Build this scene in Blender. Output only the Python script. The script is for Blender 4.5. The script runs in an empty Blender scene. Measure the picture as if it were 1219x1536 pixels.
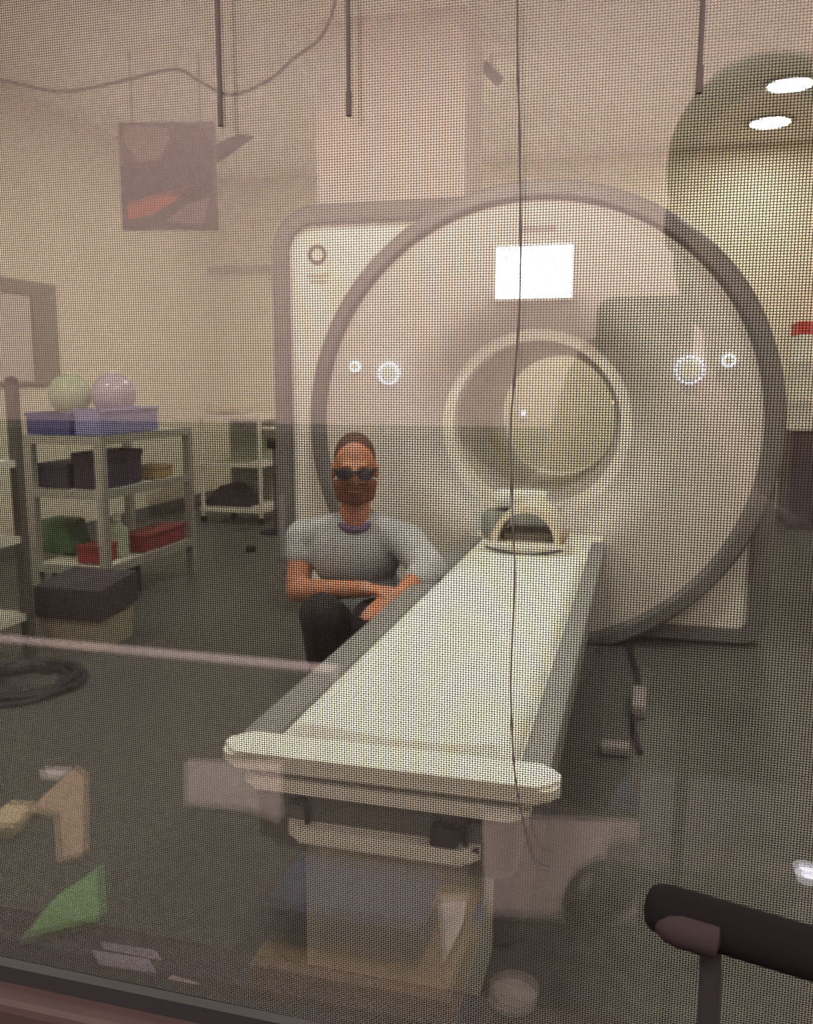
import bpy, bmesh, math, random
import numpy as np
from mathutils import Vector, Matrix
random.seed(7)
PI = math.pi
# ------------------------------------------------------------------ camera, world, light, exposure
H = 1.2                                   # lens height above the floor
FPX, CX, CY = 1300.0, 609.5, 768.0        # focal length and centre for a 1219 x 1536 frame
YAW, PITCH = math.radians(15.25), math.radians(8.70)
scene = bpy.context.scene
C = scene.collection
cam_data = bpy.data.cameras.new('camera'); cam = bpy.data.objects.new('camera', cam_data); C.objects.link(cam)
cam_data.sensor_fit = 'HORIZONTAL'; cam_data.sensor_width = 36.0; cam_data.lens = 36.0 * FPX / 1219.0
cam_data.clip_start = 0.003; cam_data.clip_end = 60
cam.location = (0, 0, H); cam.rotation_euler = (PI / 2 - PITCH, 0, YAW)
cam_data.dof.use_dof = True; cam_data.dof.focus_distance = 0.40; cam_data.dof.aperture_fstop = 28.0
scene.camera = cam
world = bpy.data.worlds.new('World'); scene.world = world; world.use_nodes = True
world.node_tree.nodes['Background'].inputs[0].default_value = (1.0, 0.93, 0.85, 1)
world.node_tree.nodes['Background'].inputs[1].default_value = 0.02
scene.view_settings.view_transform = 'Standard'; scene.view_settings.look = 'None'
scene.view_settings.gamma = 1.0; scene.view_settings.use_curve_mapping = False
scene.view_settings.exposure = 0.0
scene.cycles.transparent_max_bounces = 40
scene.cycles.max_bounces = 8; scene.cycles.diffuse_bounces = 4
scene.cycles.sample_clamp_indirect = 6.0
SCANNER_W, CONTROL_W = 35.0, 34.0          # watts of one scanner-room downlight / one control-room panel
SCANNER_COL, CONTROL_COL = (1.0, 0.94, 0.77), (1.0, 0.86, 0.82)

F_ = Vector((-math.sin(YAW) * math.cos(PITCH), math.cos(YAW) * math.cos(PITCH), -math.sin(PITCH)))
R_ = Vector((math.cos(YAW), math.sin(YAW), 0)); U_ = R_.cross(F_)
def ray(px, py): return F_ + R_ * ((px - CX) / FPX) - U_ * ((py - CY) / FPX)
def at(px, py, Y):
    d = ray(px, py); return Vector((0, 0, H)) + d * (Y / d.y)
def onz(px, py, z):
    d = ray(px, py); return Vector((0, 0, H)) + d * ((z - H) / d.z)
WINY = 0.34
def refl(px, py, z):                       # a point at height z whose mirror image in the glass lies along this ray
    p = onz(px, py, z); p.y = 2 * WINY - p.y; return p
def reflY(px, py, Yv):
    p = at(px, py, Yv); p.y = 2 * WINY - p.y; return p

# ------------------------------------------------------------------ materials
MATS = {}
def mat(name, col, rough=0.6, metal=0.0, noise=0.0, scale=8.0, bump=0.0, emit=None, estr=0.0, spec=0.5, col2=None):
    if name in MATS: return MATS[name]
    m = bpy.data.materials.new(name); m.use_nodes = True; nt = m.node_tree; b = nt.nodes['Principled BSDF']
    b.inputs['Base Color'].default_value = (*col, 1); b.inputs['Roughness'].default_value = rough
    b.inputs['Metallic'].default_value = metal; b.inputs['Specular IOR Level'].default_value = spec
    if noise or bump or col2:
        tc = nt.nodes.new('ShaderNodeTexCoord'); n = nt.nodes.new('ShaderNodeTexNoise')
        n.inputs['Scale'].default_value = scale; n.inputs['Detail'].default_value = 5
        nt.links.new(tc.outputs['Object'], n.inputs['Vector'])
        r = nt.nodes.new('ShaderNodeValToRGB')
        c2 = col2 or tuple(c * (1 - noise) for c in col)
        r.color_ramp.elements[0].position = .35; r.color_ramp.elements[1].position = .65
        r.color_ramp.elements[0].color = (*c2, 1); r.color_ramp.elements[1].color = (*col, 1)
        nt.links.new(n.outputs['Fac'], r.inputs[0]); nt.links.new(r.outputs[0], b.inputs['Base Color'])
        if bump:
            bp = nt.nodes.new('ShaderNodeBump'); bp.inputs['Strength'].default_value = bump
            nt.links.new(n.outputs['Fac'], bp.inputs['Height']); nt.links.new(bp.outputs[0], b.inputs['Normal'])
    if emit:
        b.inputs['Emission Color'].default_value = (*emit, 1); b.inputs['Emission Strength'].default_value = estr
    MATS[name] = m; return m
def glass_mat(name, fac, tint=(1, 1, 1)):
    m = bpy.data.materials.new(name); m.use_nodes = True; nt = m.node_tree; nt.nodes.clear()
    o = nt.nodes.new('ShaderNodeOutputMaterial'); mx = nt.nodes.new('ShaderNodeMixShader')
    t = nt.nodes.new('ShaderNodeBsdfTransparent'); g = nt.nodes.new('ShaderNodeBsdfGlossy')
    t.inputs[0].default_value = (*tint, 1); g.inputs['Roughness'].default_value = 0.0; g.inputs[0].default_value = (1, 1, 1, 1)
    mx.inputs[0].default_value = fac
    nt.links.new(t.outputs[0], mx.inputs[1]); nt.links.new(g.outputs[0], mx.inputs[2]); nt.links.new(mx.outputs[0], o.inputs[0])
    MATS[name] = m; return m
def wire_mat(name, alpha):
    m = bpy.data.materials.new(name); m.use_nodes = True; nt = m.node_tree; nt.nodes.clear()
    o = nt.nodes.new('ShaderNodeOutputMaterial'); mx = nt.nodes.new('ShaderNodeMixShader')
    t = nt.nodes.new('ShaderNodeBsdfTransparent'); g = nt.nodes.new('ShaderNodeBsdfDiffuse')
    g.inputs[0].default_value = (0.012, 0.011, 0.010, 1); mx.inputs[0].default_value = alpha
    nt.links.new(t.outputs[0], mx.inputs[1]); nt.links.new(g.outputs[0], mx.inputs[2]); nt.links.new(mx.outputs[0], o.inputs[0])
    MATS[name] = m; return m
def plastic_clear(name, col, fac):
    m = bpy.data.materials.new(name); m.use_nodes = True; nt = m.node_tree; b = nt.nodes['Principled BSDF']
    b.inputs['Base Color'].default_value = (*col, 1); b.inputs['Roughness'].default_value = .12; b.inputs['Alpha'].default_value = fac
    MATS[name] = m; return m
WALLP = mat('scanner_wall_paint', (.78, .74, .62), .7, noise=.04, scale=3, bump=.02)
CEILP = mat('ceiling_paint', (.90, .87, .80), .8, noise=.03, scale=2)
FLOORM = mat('grey_vinyl_floor', (.098, .102, .094), .42, noise=.25, scale=30)
CWALL = mat('pink_control_wall', (.80, .66, .62), .75, noise=.03, scale=3)
CCEIL = mat('control_ceiling_paint', (.75, .72, .7), .8)
CFLOOR = mat('control_carpet', (.022, .019, .018), .9, noise=.3, scale=60)
FRAMEB = mat('brown_window_frame', (.035, .019, .018), .55, noise=.2, scale=40)
GLASS = glass_mat('window_glass', .06)
WIRE = wire_mat('shield_wire', .82)
WHITE = mat('gantry_white', (.72, .70, .66), .38, noise=.02, scale=2)
DISCW = mat('gantry_disc_grey', (.50, .475, .45), .4, noise=.02, scale=2)
GREYT = mat('gantry_grey_trim', (.15, .14, .145), .45)
BOREM = mat('bore_lining', (.60, .57, .50), .6)
METAL = mat('shelf_metal', (.42, .41, .37), .35, metal=.3, noise=.1, scale=20)
SHELFW = mat('shelf_board', (.66, .65, .58), .5, noise=.05, scale=10)
SHEET = mat('white_bed_sheet', (.70, .71, .66), .8, noise=.05, scale=7, bump=.15)
TABLEG = mat('table_grey_shell', (.20, .205, .205), .45)
TABLEW = mat('table_white_shell', (.72, .72, .66), .35)
BLACK = mat('black_plastic', (.012, .011, .013), .5)
DARKG = mat('dark_grey_plastic', (.06, .058, .06), .5)
BLUE = mat('blue_plastic', (.05, .06, .22), .45, noise=.1, scale=6)
LILAC = mat('lilac_blue_plastic', (.19, .20, .42), .45, noise=.1, scale=6)
PURPLEB = mat('dark_purple_box', (.035, .022, .05), .5)
RED = mat('red_card', (.24, .03, .032), .55)
GREENP = mat('green_item', (.09, .17, .08), .55)
SKIN = mat('skin', (.42, .19, .115), .55, noise=.12, scale=25)
HAIR = mat('short_brown_hair', (.10, .045, .032), .8, noise=.3, scale=120)
BEARDM = mat('reddish_beard', (.15, .055, .028), .85, noise=.3, scale=150)
TEE = mat('grey_tshirt', (.38, .40, .43), .85, noise=.12, scale=40, bump=.05)
TEEIN = mat('purple_collar', (.13, .08, .16), .85)
PANTS = mat('black_trousers', (.010, .010, .014), .9, noise=.2, scale=40)
LENS = mat('dark_lens', (.02, .012, .025), .12)
LIPS = mat('lips', (.13, .045, .03), .8)
LAMP = mat('downlight_lens', (.9, .9, .85), .4, emit=(1, .95, .82), estr=25)
SCREEN = mat('lit_display', (.9, .9, .95), .3, emit=(.95, .95, 1.0), estr=16)
GLOW = mat('lit_ring', (.9, .9, .95), .3, emit=(.9, .9, 1.0), estr=2.6)

# ------------------------------------------------------------------ mesh helpers
def box(bm, c, s, rz=0.0, rx=0.0, bev=0.0):
    n0 = len(bm.verts)
    M = Matrix.Translation(Vector(c)) @ Matrix.Rotation(rz, 4, 'Z') @ Matrix.Rotation(rx, 4, 'X') @ Matrix.Diagonal((*s, 1))
    r = bmesh.ops.create_cube(bm, size=1, matrix=M)
    if bev:
        es = list({e for v in r['verts'] for e in v.link_edges})
        bmesh.ops.bevel(bm, geom=es, offset=bev, segments=2, affect='EDGES', profile=.6)
    return bm
def span(bm, a, b, bev=0.0):
    a, b = Vector(a), Vector(b)
    return box(bm, (a + b) / 2, [max(abs(x), 1e-4) for x in (b - a)], bev=bev)
def tube(bm, pts, r, seg=8, closed=False, cap=True):
    pts = [Vector(p) for p in pts]; n = len(pts); rings = []
    up = Vector((0, 0, 1)); prev = None
    for i, p in enumerate(pts):
        t = (pts[(i + 1) % n] - pts[i - 1]) if closed else (pts[min(i + 1, n - 1)] - pts[max(i - 1, 0)])
        t.normalize()
        if prev is None:
            x = t.cross(up) if abs(t.dot(up)) < .95 else t.cross(Vector((1, 0, 0)))
        else: x = prev - t * prev.dot(t)
        x.normalize(); prev = x; y = t.cross(x)
        rr = r[i] if isinstance(r, (list, tuple)) else r
        rings.append([bm.verts.new(p + x * (rr * math.cos(2 * PI * k / seg)) + y * (rr * math.sin(2 * PI * k / seg))) for k in range(seg)])
    m = n if closed else n - 1
    for i in range(m):
        a, b = rings[i], rings[(i + 1) % n]
        for k in range(seg): bm.faces.new((a[k], a[(k + 1) % seg], b[(k + 1) % seg], b[k]))
    if cap and not closed:
        bm.faces.new(rings[0][::-1]); bm.faces.new(rings[-1])
    return bm
def prism(bm, poly, d):                    # poly: list of Vectors, extruded by the vector d
    a = [bm.verts.new(p) for p in poly]; b = [bm.verts.new(Vector(p) + d) for p in poly]; n = len(a)
    bm.faces.new(a[::-1]); bm.faces.new(b)
    for i in range(n): bm.faces.new((a[i], a[(i + 1) % n], b[(i + 1) % n], b[i]))
    return bm
def ring_prism(bm, outer, inner, y0, y1):  # outer/inner: equal-length lists of (x, z)
    n = len(outer); L = []
    for poly, y in ((outer, y0), (inner, y0), (inner, y1), (outer, y1)): L.append([bm.verts.new((x, y, z)) for x, z in poly])
    for j in range(4):
        a, b = L[j], L[(j + 1) % 4]
        for i in range(n): bm.faces.new((a[i], a[(i + 1) % n], b[(i + 1) % n], b[i]))
    return bm
def lathe_y(bm, prof, c, seg=64, closed=True):  # prof: (radius, y offset) loop, revolved about the Y axis through c
    L = []
    for r, y in prof: L.append([bm.verts.new((c[0] + r * math.cos(2 * PI * k / seg), c[1] + y, c[2] + r * math.sin(2 * PI * k / seg))) for k in range(seg)])
    for j in range(len(prof) if closed else len(prof) - 1):
        a, b = L[j], L[(j + 1) % len(prof)]
        for k in range(seg): bm.faces.new((a[k], a[(k + 1) % seg], b[(k + 1) % seg], b[k]))
    return bm
def lathe_z(bm, prof, c, seg=28):
    L = []
    for r, z in prof: L.append([bm.verts.new((c[0] + max(r, 1e-4) * math.cos(2 * PI * k / seg), c[1] + max(r, 1e-4) * math.sin(2 * PI * k / seg), c[2] + z)) for k in range(seg)])
    for j in range(len(prof) - 1):
        a, b = L[j], L[j + 1]
        for k in range(seg): bm.faces.new((a[k], a[(k + 1) % seg], b[(k + 1) % seg], b[k]))
    bm.faces.new(L[0][::-1]); bm.faces.new(L[-1])
    return bm
def cut_floor(bm, z=0.0):
    bmesh.ops.bisect_plane(bm, geom=bm.verts[:] + bm.edges[:] + bm.faces[:], plane_co=(0, 0, z), plane_no=(0, 0, -1), clear_outer=True)
    es = [e for e in bm.edges if e.is_boundary]
    if es: bmesh.ops.holes_fill(bm, edges=es)
    return bm
def obj(name, bm, m, parent=None, smooth=False):
    bmesh.ops.recalc_face_normals(bm, faces=bm.faces[:])
    me = bpy.data.meshes.new(name); bm.to_mesh(me); bm.free()
    if smooth:
        me.polygons.foreach_set('use_smooth', [True] * len(me.polygons))
        try: me.set_sharp_from_angle(angle=math.radians(40))
        except Exception: pass
    me.materials.append(m)
    o = bpy.data.objects.new(name, me); C.objects.link(o)
    if parent is not None: o.parent = parent; o.matrix_parent_inverse = parent.matrix_world.inverted() if False else Matrix.Translation(-Vector(parent.get('_o', (0, 0, 0))))
    return o
def B(): return bmesh.new()
def thing(name, label, cat, loc, group=None):
    o = bpy.data.objects.new(name, None); C.objects.link(o); o.location = loc; o.empty_display_size = .1
    o['_o'] = tuple(loc); o['label'] = label; o['category'] = cat
    if group: o['group'] = group
    return o
def tag(o, label, cat, group=None):
    o['label'] = label; o['category'] = cat
    if group: o['group'] = group
    return o
def struct(name, bm, m, parent=None, smooth=False):
    o = obj(name, bm, m, parent, smooth)
    if parent is None: o['kind'] = 'structure'
    return o
def area_light(name, loc, size, watts, col, parent=None, disk=True, rot=(0, 0, 0), sy=None):
    l = bpy.data.lights.new(name, 'AREA'); l.energy = watts; l.color = col; l.size = size
    if disk: l.shape = 'DISK'
    elif sy: l.shape = 'RECTANGLE'; l.size_y = sy
    o = bpy.data.objects.new(name, l); C.objects.link(o); o.location = loc; o.rotation_euler = rot
    if parent is not None: o.parent = parent; o.matrix_parent_inverse = Matrix.Translation(-Vector(parent['_o']))
    return o

# ------------------------------------------------------------------ the setting
S = H / 1.3
XL, XR, YB, ZC = -4.55 * S, 2.6, 8.7 * S, 3.38 * S
WX0, WX1, WZ0, WZ1 = -1.25, 0.95, H - .305, 1.95
CYB, CXL, CXR, CZ = -1.62, -2.4, 1.9, 2.5
struct('floor', span(B(), (XL - .1, WINY + .06, -.1), (XR + .1, YB + .1, 0)), FLOORM)
struct('floor_control', span(B(), (CXL - .1, CYB - .1, -.1), (CXR + .1, WINY + .06, 0)), CFLOOR)
struct('ceiling', span(B(), (XL - .1, WINY + .0, ZC), (XR + .1, YB + .1, ZC + .1)), CEILP)
struct('wall_left', span(B(), (XL - .1, WINY, 0), (XL, YB + .1, ZC)), WALLP)
struct('wall_right', span(B(), (XR, WINY, 0), (XR + .1, YB + .1, ZC)), WALLP)
struct('wall_back', span(B(), (XL, YB, 0), (XR, YB + .1, ZC)), WALLP)
b = B()
for a, c in (((CXL - 2.5, WINY, 0), (WX0, WINY + .05, ZC)), ((WX1, WINY, 0), (XR, WINY + .05, ZC)),
             ((WX0, WINY, 0), (WX1, WINY + .05, WZ0 - .05)), ((WX0, WINY, WZ1 + .05), (WX1, WINY + .05, ZC))): span(b, a, c)
struct('wall_front', b, CWALL)
struct('baseboard_left', span(B(), (XL, WINY + .05, 0), (XL + .015, YB, .09)), mat('baseboard_grey', (.16, .16, .15), .5))
struct('baseboard_back', span(B(), (XL, YB - .015, 0), (XR, YB, .09)), MATS['baseboard_grey'])
struct('trim_1', span(B(), (XL, YB - .05, at(370, 404, YB).z - .03), (at(470, 404, YB).x, YB, at(370, 404, YB).z + .03)), mat('trunking', (.5, .47, .4), .5))
# control room shell (it is what the glass mirrors)
struct('wall_control_rear', span(B(), (CXL, CYB - .1, 0), (CXR, CYB, CZ)), CWALL)
struct('wall_control_left', span(B(), (CXL - .1, CYB, 0), (CXL, WINY, CZ)), CWALL)
struct('wall_control_right', span(B(), (CXR, CYB, 0), (CXR + .1, WINY, CZ)), CWALL)
struct('ceiling_control', span(B(), (CXL - .1, CYB - .1, CZ), (CXR + .1, WINY, CZ + .1)), CCEIL)
# window between the rooms: frame, pane, two layers of fine shielding mesh
b = B()
for a, c in (((WX0 - .06, WINY - .02, WZ0 - .05), (WX1 + .06, WINY + .05, WZ0)), ((WX0 - .06, WINY - .02, WZ1), (WX1 + .06, WINY + .05, WZ1 + .05)),
             ((WX0 - .06, WINY - .02, WZ0), (WX0, WINY + .05, WZ1)), ((WX1, WINY - .02, WZ0), (WX1 + .06, WINY + .05, WZ1))): span(b, a, c, .004)
win = struct('window_1', b, FRAMEB)
win['_o'] = (0, 0, 0)
obj('gasket', span(B(), (WX0, WINY - .006, WZ0), (WX1, WINY - .0005, WZ0 + .009)), BLACK, win)
obj('glass_pane', span(B(), (WX0, WINY, WZ0), (WX1, WINY + .006, WZ1)), GLASS, win)
def mesh_layer(y, px, pz, w, ox, oz, tilt):
    vs, fs = [], []
    def bar(a, c, wv, dv):
        i = len(vs); n = Vector((0, dv, 0))
        for s1 in (-1, 1):
            for s2 in (-1, 1): vs.append(a + wv * s1 + n * s2); vs.append(c + wv * s1 + n * s2)
        for q in ((0, 1, 3, 2), (4, 6, 7, 5), (0, 4, 5, 1), (2, 3, 7, 6)): fs.append(tuple(i + k for k in q))
    nx = int((WX1 - WX0) / px); nz = int((WZ1 - WZ0) / pz)
    hw = w / 2
    for k in range(nx):
        x = WX0 + ox + k * px
        bar(Vector((x, y, WZ0)), Vector((x + tilt * (WZ1 - WZ0), y, WZ1)), Vector((hw, 0, 0)), hw * .5)
    for k in range(nz):
        z = WZ0 + oz + k * pz
        bar(Vector((WX0, y + hw, z)), Vector((WX1, y + hw, z - tilt * (WX1 - WX0))), Vector((0, 0, hw * .8)), hw * .5)
    me = bpy.data.meshes.new('shield_mesh'); me.from_pydata(vs, [], fs); me.materials.append(WIRE)
    o = bpy.data.objects.new('shield_mesh', me); C.objects.link(o); o.parent = win; o['kind'] = 'stuff'
    return o
mesh_layer(WINY + .010, .00115, .00102, .00027, .0003, .0003, 0.004)
def weave_floats(y, px, pz, w, ox, oz, tilt, x0, x1, z1):   # where one wire rides over another: plain weave, alternate crossings
    i = np.arange(int((x0 - WX0) / px), int((x1 - WX0) / px)); j = np.arange(2, int((z1 - WZ0) / pz))
    I, J = np.meshgrid(i, j); I = I.ravel(); J = J.ravel()
    X = WX0 + ox + I * px; Z = WZ0 + oz + J * pz
    X, Z = X + tilt * (Z - WZ0), Z - tilt * (X - WX0)
    hor = ((I + J) % 2 == 0)
    hx_ = np.where(hor, px * .62, w / 2); hz_ = np.where(hor, w / 2, pz * .62)
    n = len(X); co = np.empty((n, 4, 3), np.float32); co[:, :, 1] = (y - .0002)
    for k, (sx, sz) in enumerate(((-1, -1), (1, -1), (1, 1), (-1, 1))): co[:, k, 0] = X + sx * hx_; co[:, k, 2] = Z + sz * hz_
    me = bpy.data.meshes.new('weave_floats'); me.vertices.add(4 * n); me.loops.add(4 * n); me.polygons.add(n)
    me.vertices.foreach_set('co', co.ravel()); me.loops.foreach_set('vertex_index', np.arange(4 * n, dtype=np.int32))
    me.polygons.foreach_set('loop_start', np.arange(0, 4 * n, 4, dtype=np.int32)); me.update(calc_edges=True)
    me.materials.append(WIRE); o = bpy.data.objects.new('weave_floats', me); C.objects.link(o); o.parent = win; o['kind'] = 'stuff'
    return o
weave_floats(WINY + .010, .00115, .00102, .00040, .0003, .0003, 0.004, -.75, .45, 1.6)

# ------------------------------------------------------------------ scanner gantry
GX, GY, GZ, GR = -.49, 3.93, .99, 1.07
FX0, FX1, FY, FZ1 = at(412, 420, 4.08).x, at(1153, 880, 4.08).x, 4.08, at(520, 306, 4.08).z
BR, FR = .35, .56                           # bore radius, flare radius
def rsq(x0, x1, z0, z1, rs, n=24):         # rs: corner radii top-right, top-left, bottom-left, bottom-right
    out = []
    for (cx_, cz_, a0, r) in ((x1 - rs[0], z1 - rs[0], 0, rs[0]), (x0 + rs[1], z1 - rs[1], 90, rs[1]), (x0 + rs[2], z0 + rs[2], 180, rs[2]), (x1 - rs[3], z0 + rs[3], 270, rs[3])):
        for k in range(n):
            t_ = math.radians(a0 + 90 * k / (n - 1)); out.append((cx_ + r * math.cos(t_), cz_ + r * math.sin(t_)))
    return out
def circ(cx_, cz_, r, n=96): return [(cx_ + r * math.cos(2 * PI * k / n), cz_ + r * math.sin(2 * PI * k / n)) for k in range(n)]
g = thing('mri_scanner', 'large white scanner gantry with grey circular rim and lit display above the bore', 'scanner', (GX, 4.6, 0))
fz0 = .02
obj('rear_cover', ring_prism(B(), rsq(FX0 + .07, FX1 - .07, fz0 + .05, FZ1 - .07, (.88, .15, .15, .06)), circ(GX, GZ, BR + .04), FY, 5.3), WHITE, g, True)
tr = obj('frame_trim', ring_prism(B(), rsq(FX0, FX1, fz0, FZ1, (.95, .22, .22, .12)), rsq(FX0 + .082, FX1 - .082, fz0 + .06, FZ1 - .082, (.87, .14, .14, .05)), FY - .03, 5.32), GREYT, g, True)
prof = [(GR - .06, 0), (GR - .06, FY - GY + .02), (FR, FY - GY + .02), (FR, .0)]
b = B(); lathe_y(b, [(GR - .09, .0), (GR - .06, .03), (GR - .06, .2), (BR + .02, .62), (BR, .60), (BR + .008, .44), (BR + .03, .30), (BR + .07, .18), (BR + .13, .09), (BR + .19, .035), (BR + .25, .008), (BR + .30, 0)], (GX, GY, GZ), 96)
obj('front_cover', cut_floor(b, .012), DISCW, g, True)
b = B(); lathe_y(b, [(GR, .02), (GR - .02, -.02), (GR - .07, -.025), (GR - .092, .0), (GR - .092, .06), (GR, .16)], (GX, GY, GZ), 96)
obj('rim_trim', cut_floor(b, .012), GREYT, g, True)
b = B(); lathe_y(b, [(BR, .6), (BR + .03, .6), (BR + .03, 1.42), (BR, 1.42)], (GX, GY, GZ), 64); obj('bore_tube', b, BOREM, g, True)
b = B(); span(b, (GX + .320, GY + 1.0, GZ + .08), (GX + .326, GY + 1.35, GZ + .13)); obj('bore_fill_strip', b, mat('bore_fill_glow', (.9, .9, .85), .4, emit=(1, .95, .8), estr=10), g)  # glowing strip added on the hidden side wall to brighten the bore
b = B(); box(b, (GX, 4.6, .03), (1.9, 1.0, .06)); obj('plinth', b, DARKG, g)
scr = at(800, 408, GY - .02); sw, sh = .325, .215
d = obj('display', span(B(), (scr.x - sw / 2 - .012, GY - .016, scr.z - sh / 2 - .012), (scr.x + sw / 2 + .012, GY + .02, scr.z + sh / 2 + .012), .006), WHITE, g)
d['_o'] = (0, 0, 0); d['label'] = 'bright white lit display'
o = obj('screen', span(B(), (scr.x - sw / 2, GY - .019, scr.z - sh / 2), (scr.x + sw / 2, GY - .014, scr.z + sh / 2)), SCREEN, d)
o.matrix_parent_inverse = Matrix.Identity(4); d_inv = d
def reparent(o, p):                         # a sub-part keeps its place in the room
    o.parent = p; o.matrix_parent_inverse = (p.matrix_parent_inverse).inverted() if p.parent is None else (Matrix.Translation(Vector(p.parent['_o'])) @ p.matrix_parent_inverse).inverted()
reparent(o, d)
for px, py, r in ((583, 560, .052), (1034, 555, .062), (532, 550, .024), (1093, 541, .027)):
    p = at(px, py, GY - .01); c = (p.x, GY, p.z)
    b = B(); lathe_y(b, [(r * .7, .01), (r * .7, -.02), (r * .62, -.026), (.001, -.026), (.001, .01)], c, 28, False); dk = obj('control_dial', b, WHITE, g, True)
    n = 18 if r > .04 else 10
    b = B()
    if r > .04:
        for k in range(n):
            a = 2 * PI * k / n; box(b, (c[0] + r * .9 * math.cos(a), GY - .012, c[2] + r * .9 * math.sin(a)), (.009, .02, .006))
    else: lathe_y(b, [(r, 0), (r, -.014), (r * .6, -.014), (r * .6, 0)], c, 24)
    e = obj('lit_ring', b, GLOW, dk); reparent(e, dk); e['label'] = 'glowing white ring'
p = at(476, 382, FY); b = B(); lathe_y(b, [(.048, .0), (.048, -.006), (.03, -.006), (.03, .0)], (p.x, FY, p.z), 32)
lg = obj('emblem', b, mat('emblem_grey', (.13, .12, .12), .5), g, True); lg['label'] = 'grey ring emblem'
p = at(477, 418, FY); b = B()
for k in range(9): box(b, (p.x - .05 + k * .0125, FY - .002, p.z + .014), (.008, .006, .016))
for k in range(7): box(b, (p.x - .037 + k * .0125, FY - .002, p.z - .014), (.008, .006, .012))
obj('emblem_text', b, mat('emblem_pale_grey', (.42, .41, .38), .5), g)
p = at(808, 343, GY); b = B(); span(b, (p.x - .075, GY - .004, p.z - .014), (p.x + .075, GY + .01, p.z + .014), .004); obj('label_plate', b, mat('label_grey', (.30, .28, .29), .5), g)
# service duct above the gantry
d0, d1 = at(475, 230, 4.75).x, at(697, 230, 4.75).x
b = B(); span(b, (d0, 4.75, FZ1 + .0), (d1, 5.25, ZC)); dct = obj('service_duct', b, mat('duct_paint', (.62, .56, .52), .7))
tag(dct, 'boxed pale service duct rising from the gantry to the ceiling', 'duct')

# ------------------------------------------------------------------ patient table
TX0, TX1, TY0, TZ = -.745, -.135, 1.43, .5
TCX = (TX0 + TX1) / 2
t = thing('patient_table', 'long white patient table sliding into the scanner bore', 'table', (TCX, 2.6, 0))
def slab(x0, x1, y0, y1, z0, z1, r, bev=.0):
    b = B(); pts = []
    for (cx_, cy_, a0) in ((x1 - r, y1 - r, 0), (x0 + r, y1 - r, 90), (x0 + r, y0 + r, 180), (x1 - r, y0 + r, 270)):
        for k in range(7):
            a = math.radians(a0 + 15 * k); pts.append(Vector((cx_ + r * math.cos(a), cy_ + r * math.sin(a), z0)))
    prism(b, pts, Vector((0, 0, z1 - z0)))
    if bev: bmesh.ops.bevel(b, geom=[e for e in b.edges if abs(e.verts[0].co.z - e.verts[1].co.z) < 1e-6], offset=bev, segments=2, affect='EDGES')
    return b
obj('tabletop', slab(TX0 + .02, TX1 - .02, TY0 + .01, 4.6, TZ - .045, TZ, .06, .008), TABLEW, t, True)
# side rails, standing a little proud, rounded toward the front
for s, x0, x1 in ((-1, TX0, TX0 + .075), (1, TX1 - .06, TX1)):
    b = B(); span(b, (x0, TY0 + .06, TZ - .07), (x1, 3.75, TZ + .012), .012); obj('side_rail', b, TABLEG, t)
obj('front_lip', slab(TX0 - .005, TX1 + .02, TY0 - .035, TY0 + .06, TZ - .018, TZ + .014, .035, .008), TABLEW, t, True)
obj('front_lip', slab(TX0 + .035, TX1 - .03, TY0 - .025, TY0 + .06, TZ - .062, TZ - .036, .03, .008), TABLEW, t, True)
obj('underframe', slab(TX0 + .06, TX1 - .06, TY0 + .02, 3.9, TZ - .2, TZ - .05, .04), TABLEG, t)
obj('front_panel', slab(TX0 + .055, TX1 - .055, TY0 + .0, TY0 + .05, TZ - .17, TZ - .055, .015), mat('table_panel_grey', (.13, .13, .115), .5), t)
# pedestal with its ledge
L0, L1 = at(405, 1262, TY0 + .03), at(708, 1300, TY0 + .03)
lz = .375
pl, pr_ = onz(405, 1262, lz), onz(712, 1292, lz)
obj('ledge', slab(pl.x, pr_.x, TY0 - .03, TY0 + .1, lz - .03, lz, .03, .008), TABLEW, t, True)
obj('pedestal', slab(pl.x + .015, pr_.x - .015, TY0 + .0, 2.3, 0, lz - .03, .05, .01), mat('pedestal_grey', (.40, .39, .34), .45), t, True)
obj('column_cover', slab(pl.x - .04, pr_.x + .04, TY0 + .25, 2.6, 0, TZ - .2, .05, .01), mat('column_dark', (.10, .10, .10), .5), t, True)
for px, py, s in ((452, 1225, 1), (708, 1252, -1)):
    p = at(px, py, TY0 - .01); b = B()
    tube(b, [p + Vector((-.022 * s, 0, .03)), p + Vector((.006 * s, 0, .03)), p + Vector((.012 * s, 0, .02)), p + Vector((.012 * s, 0, -.03)), p + Vector((-.012 * s, 0, -.03))], .006, 6)
    obj('bracket', b, BLACK, t)
p = at(667, 1252, TY0 - .02); b = B(); box(b, p, (.05, .03, .035), bev=.004); obj('latch', b, BLACK, t)
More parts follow.
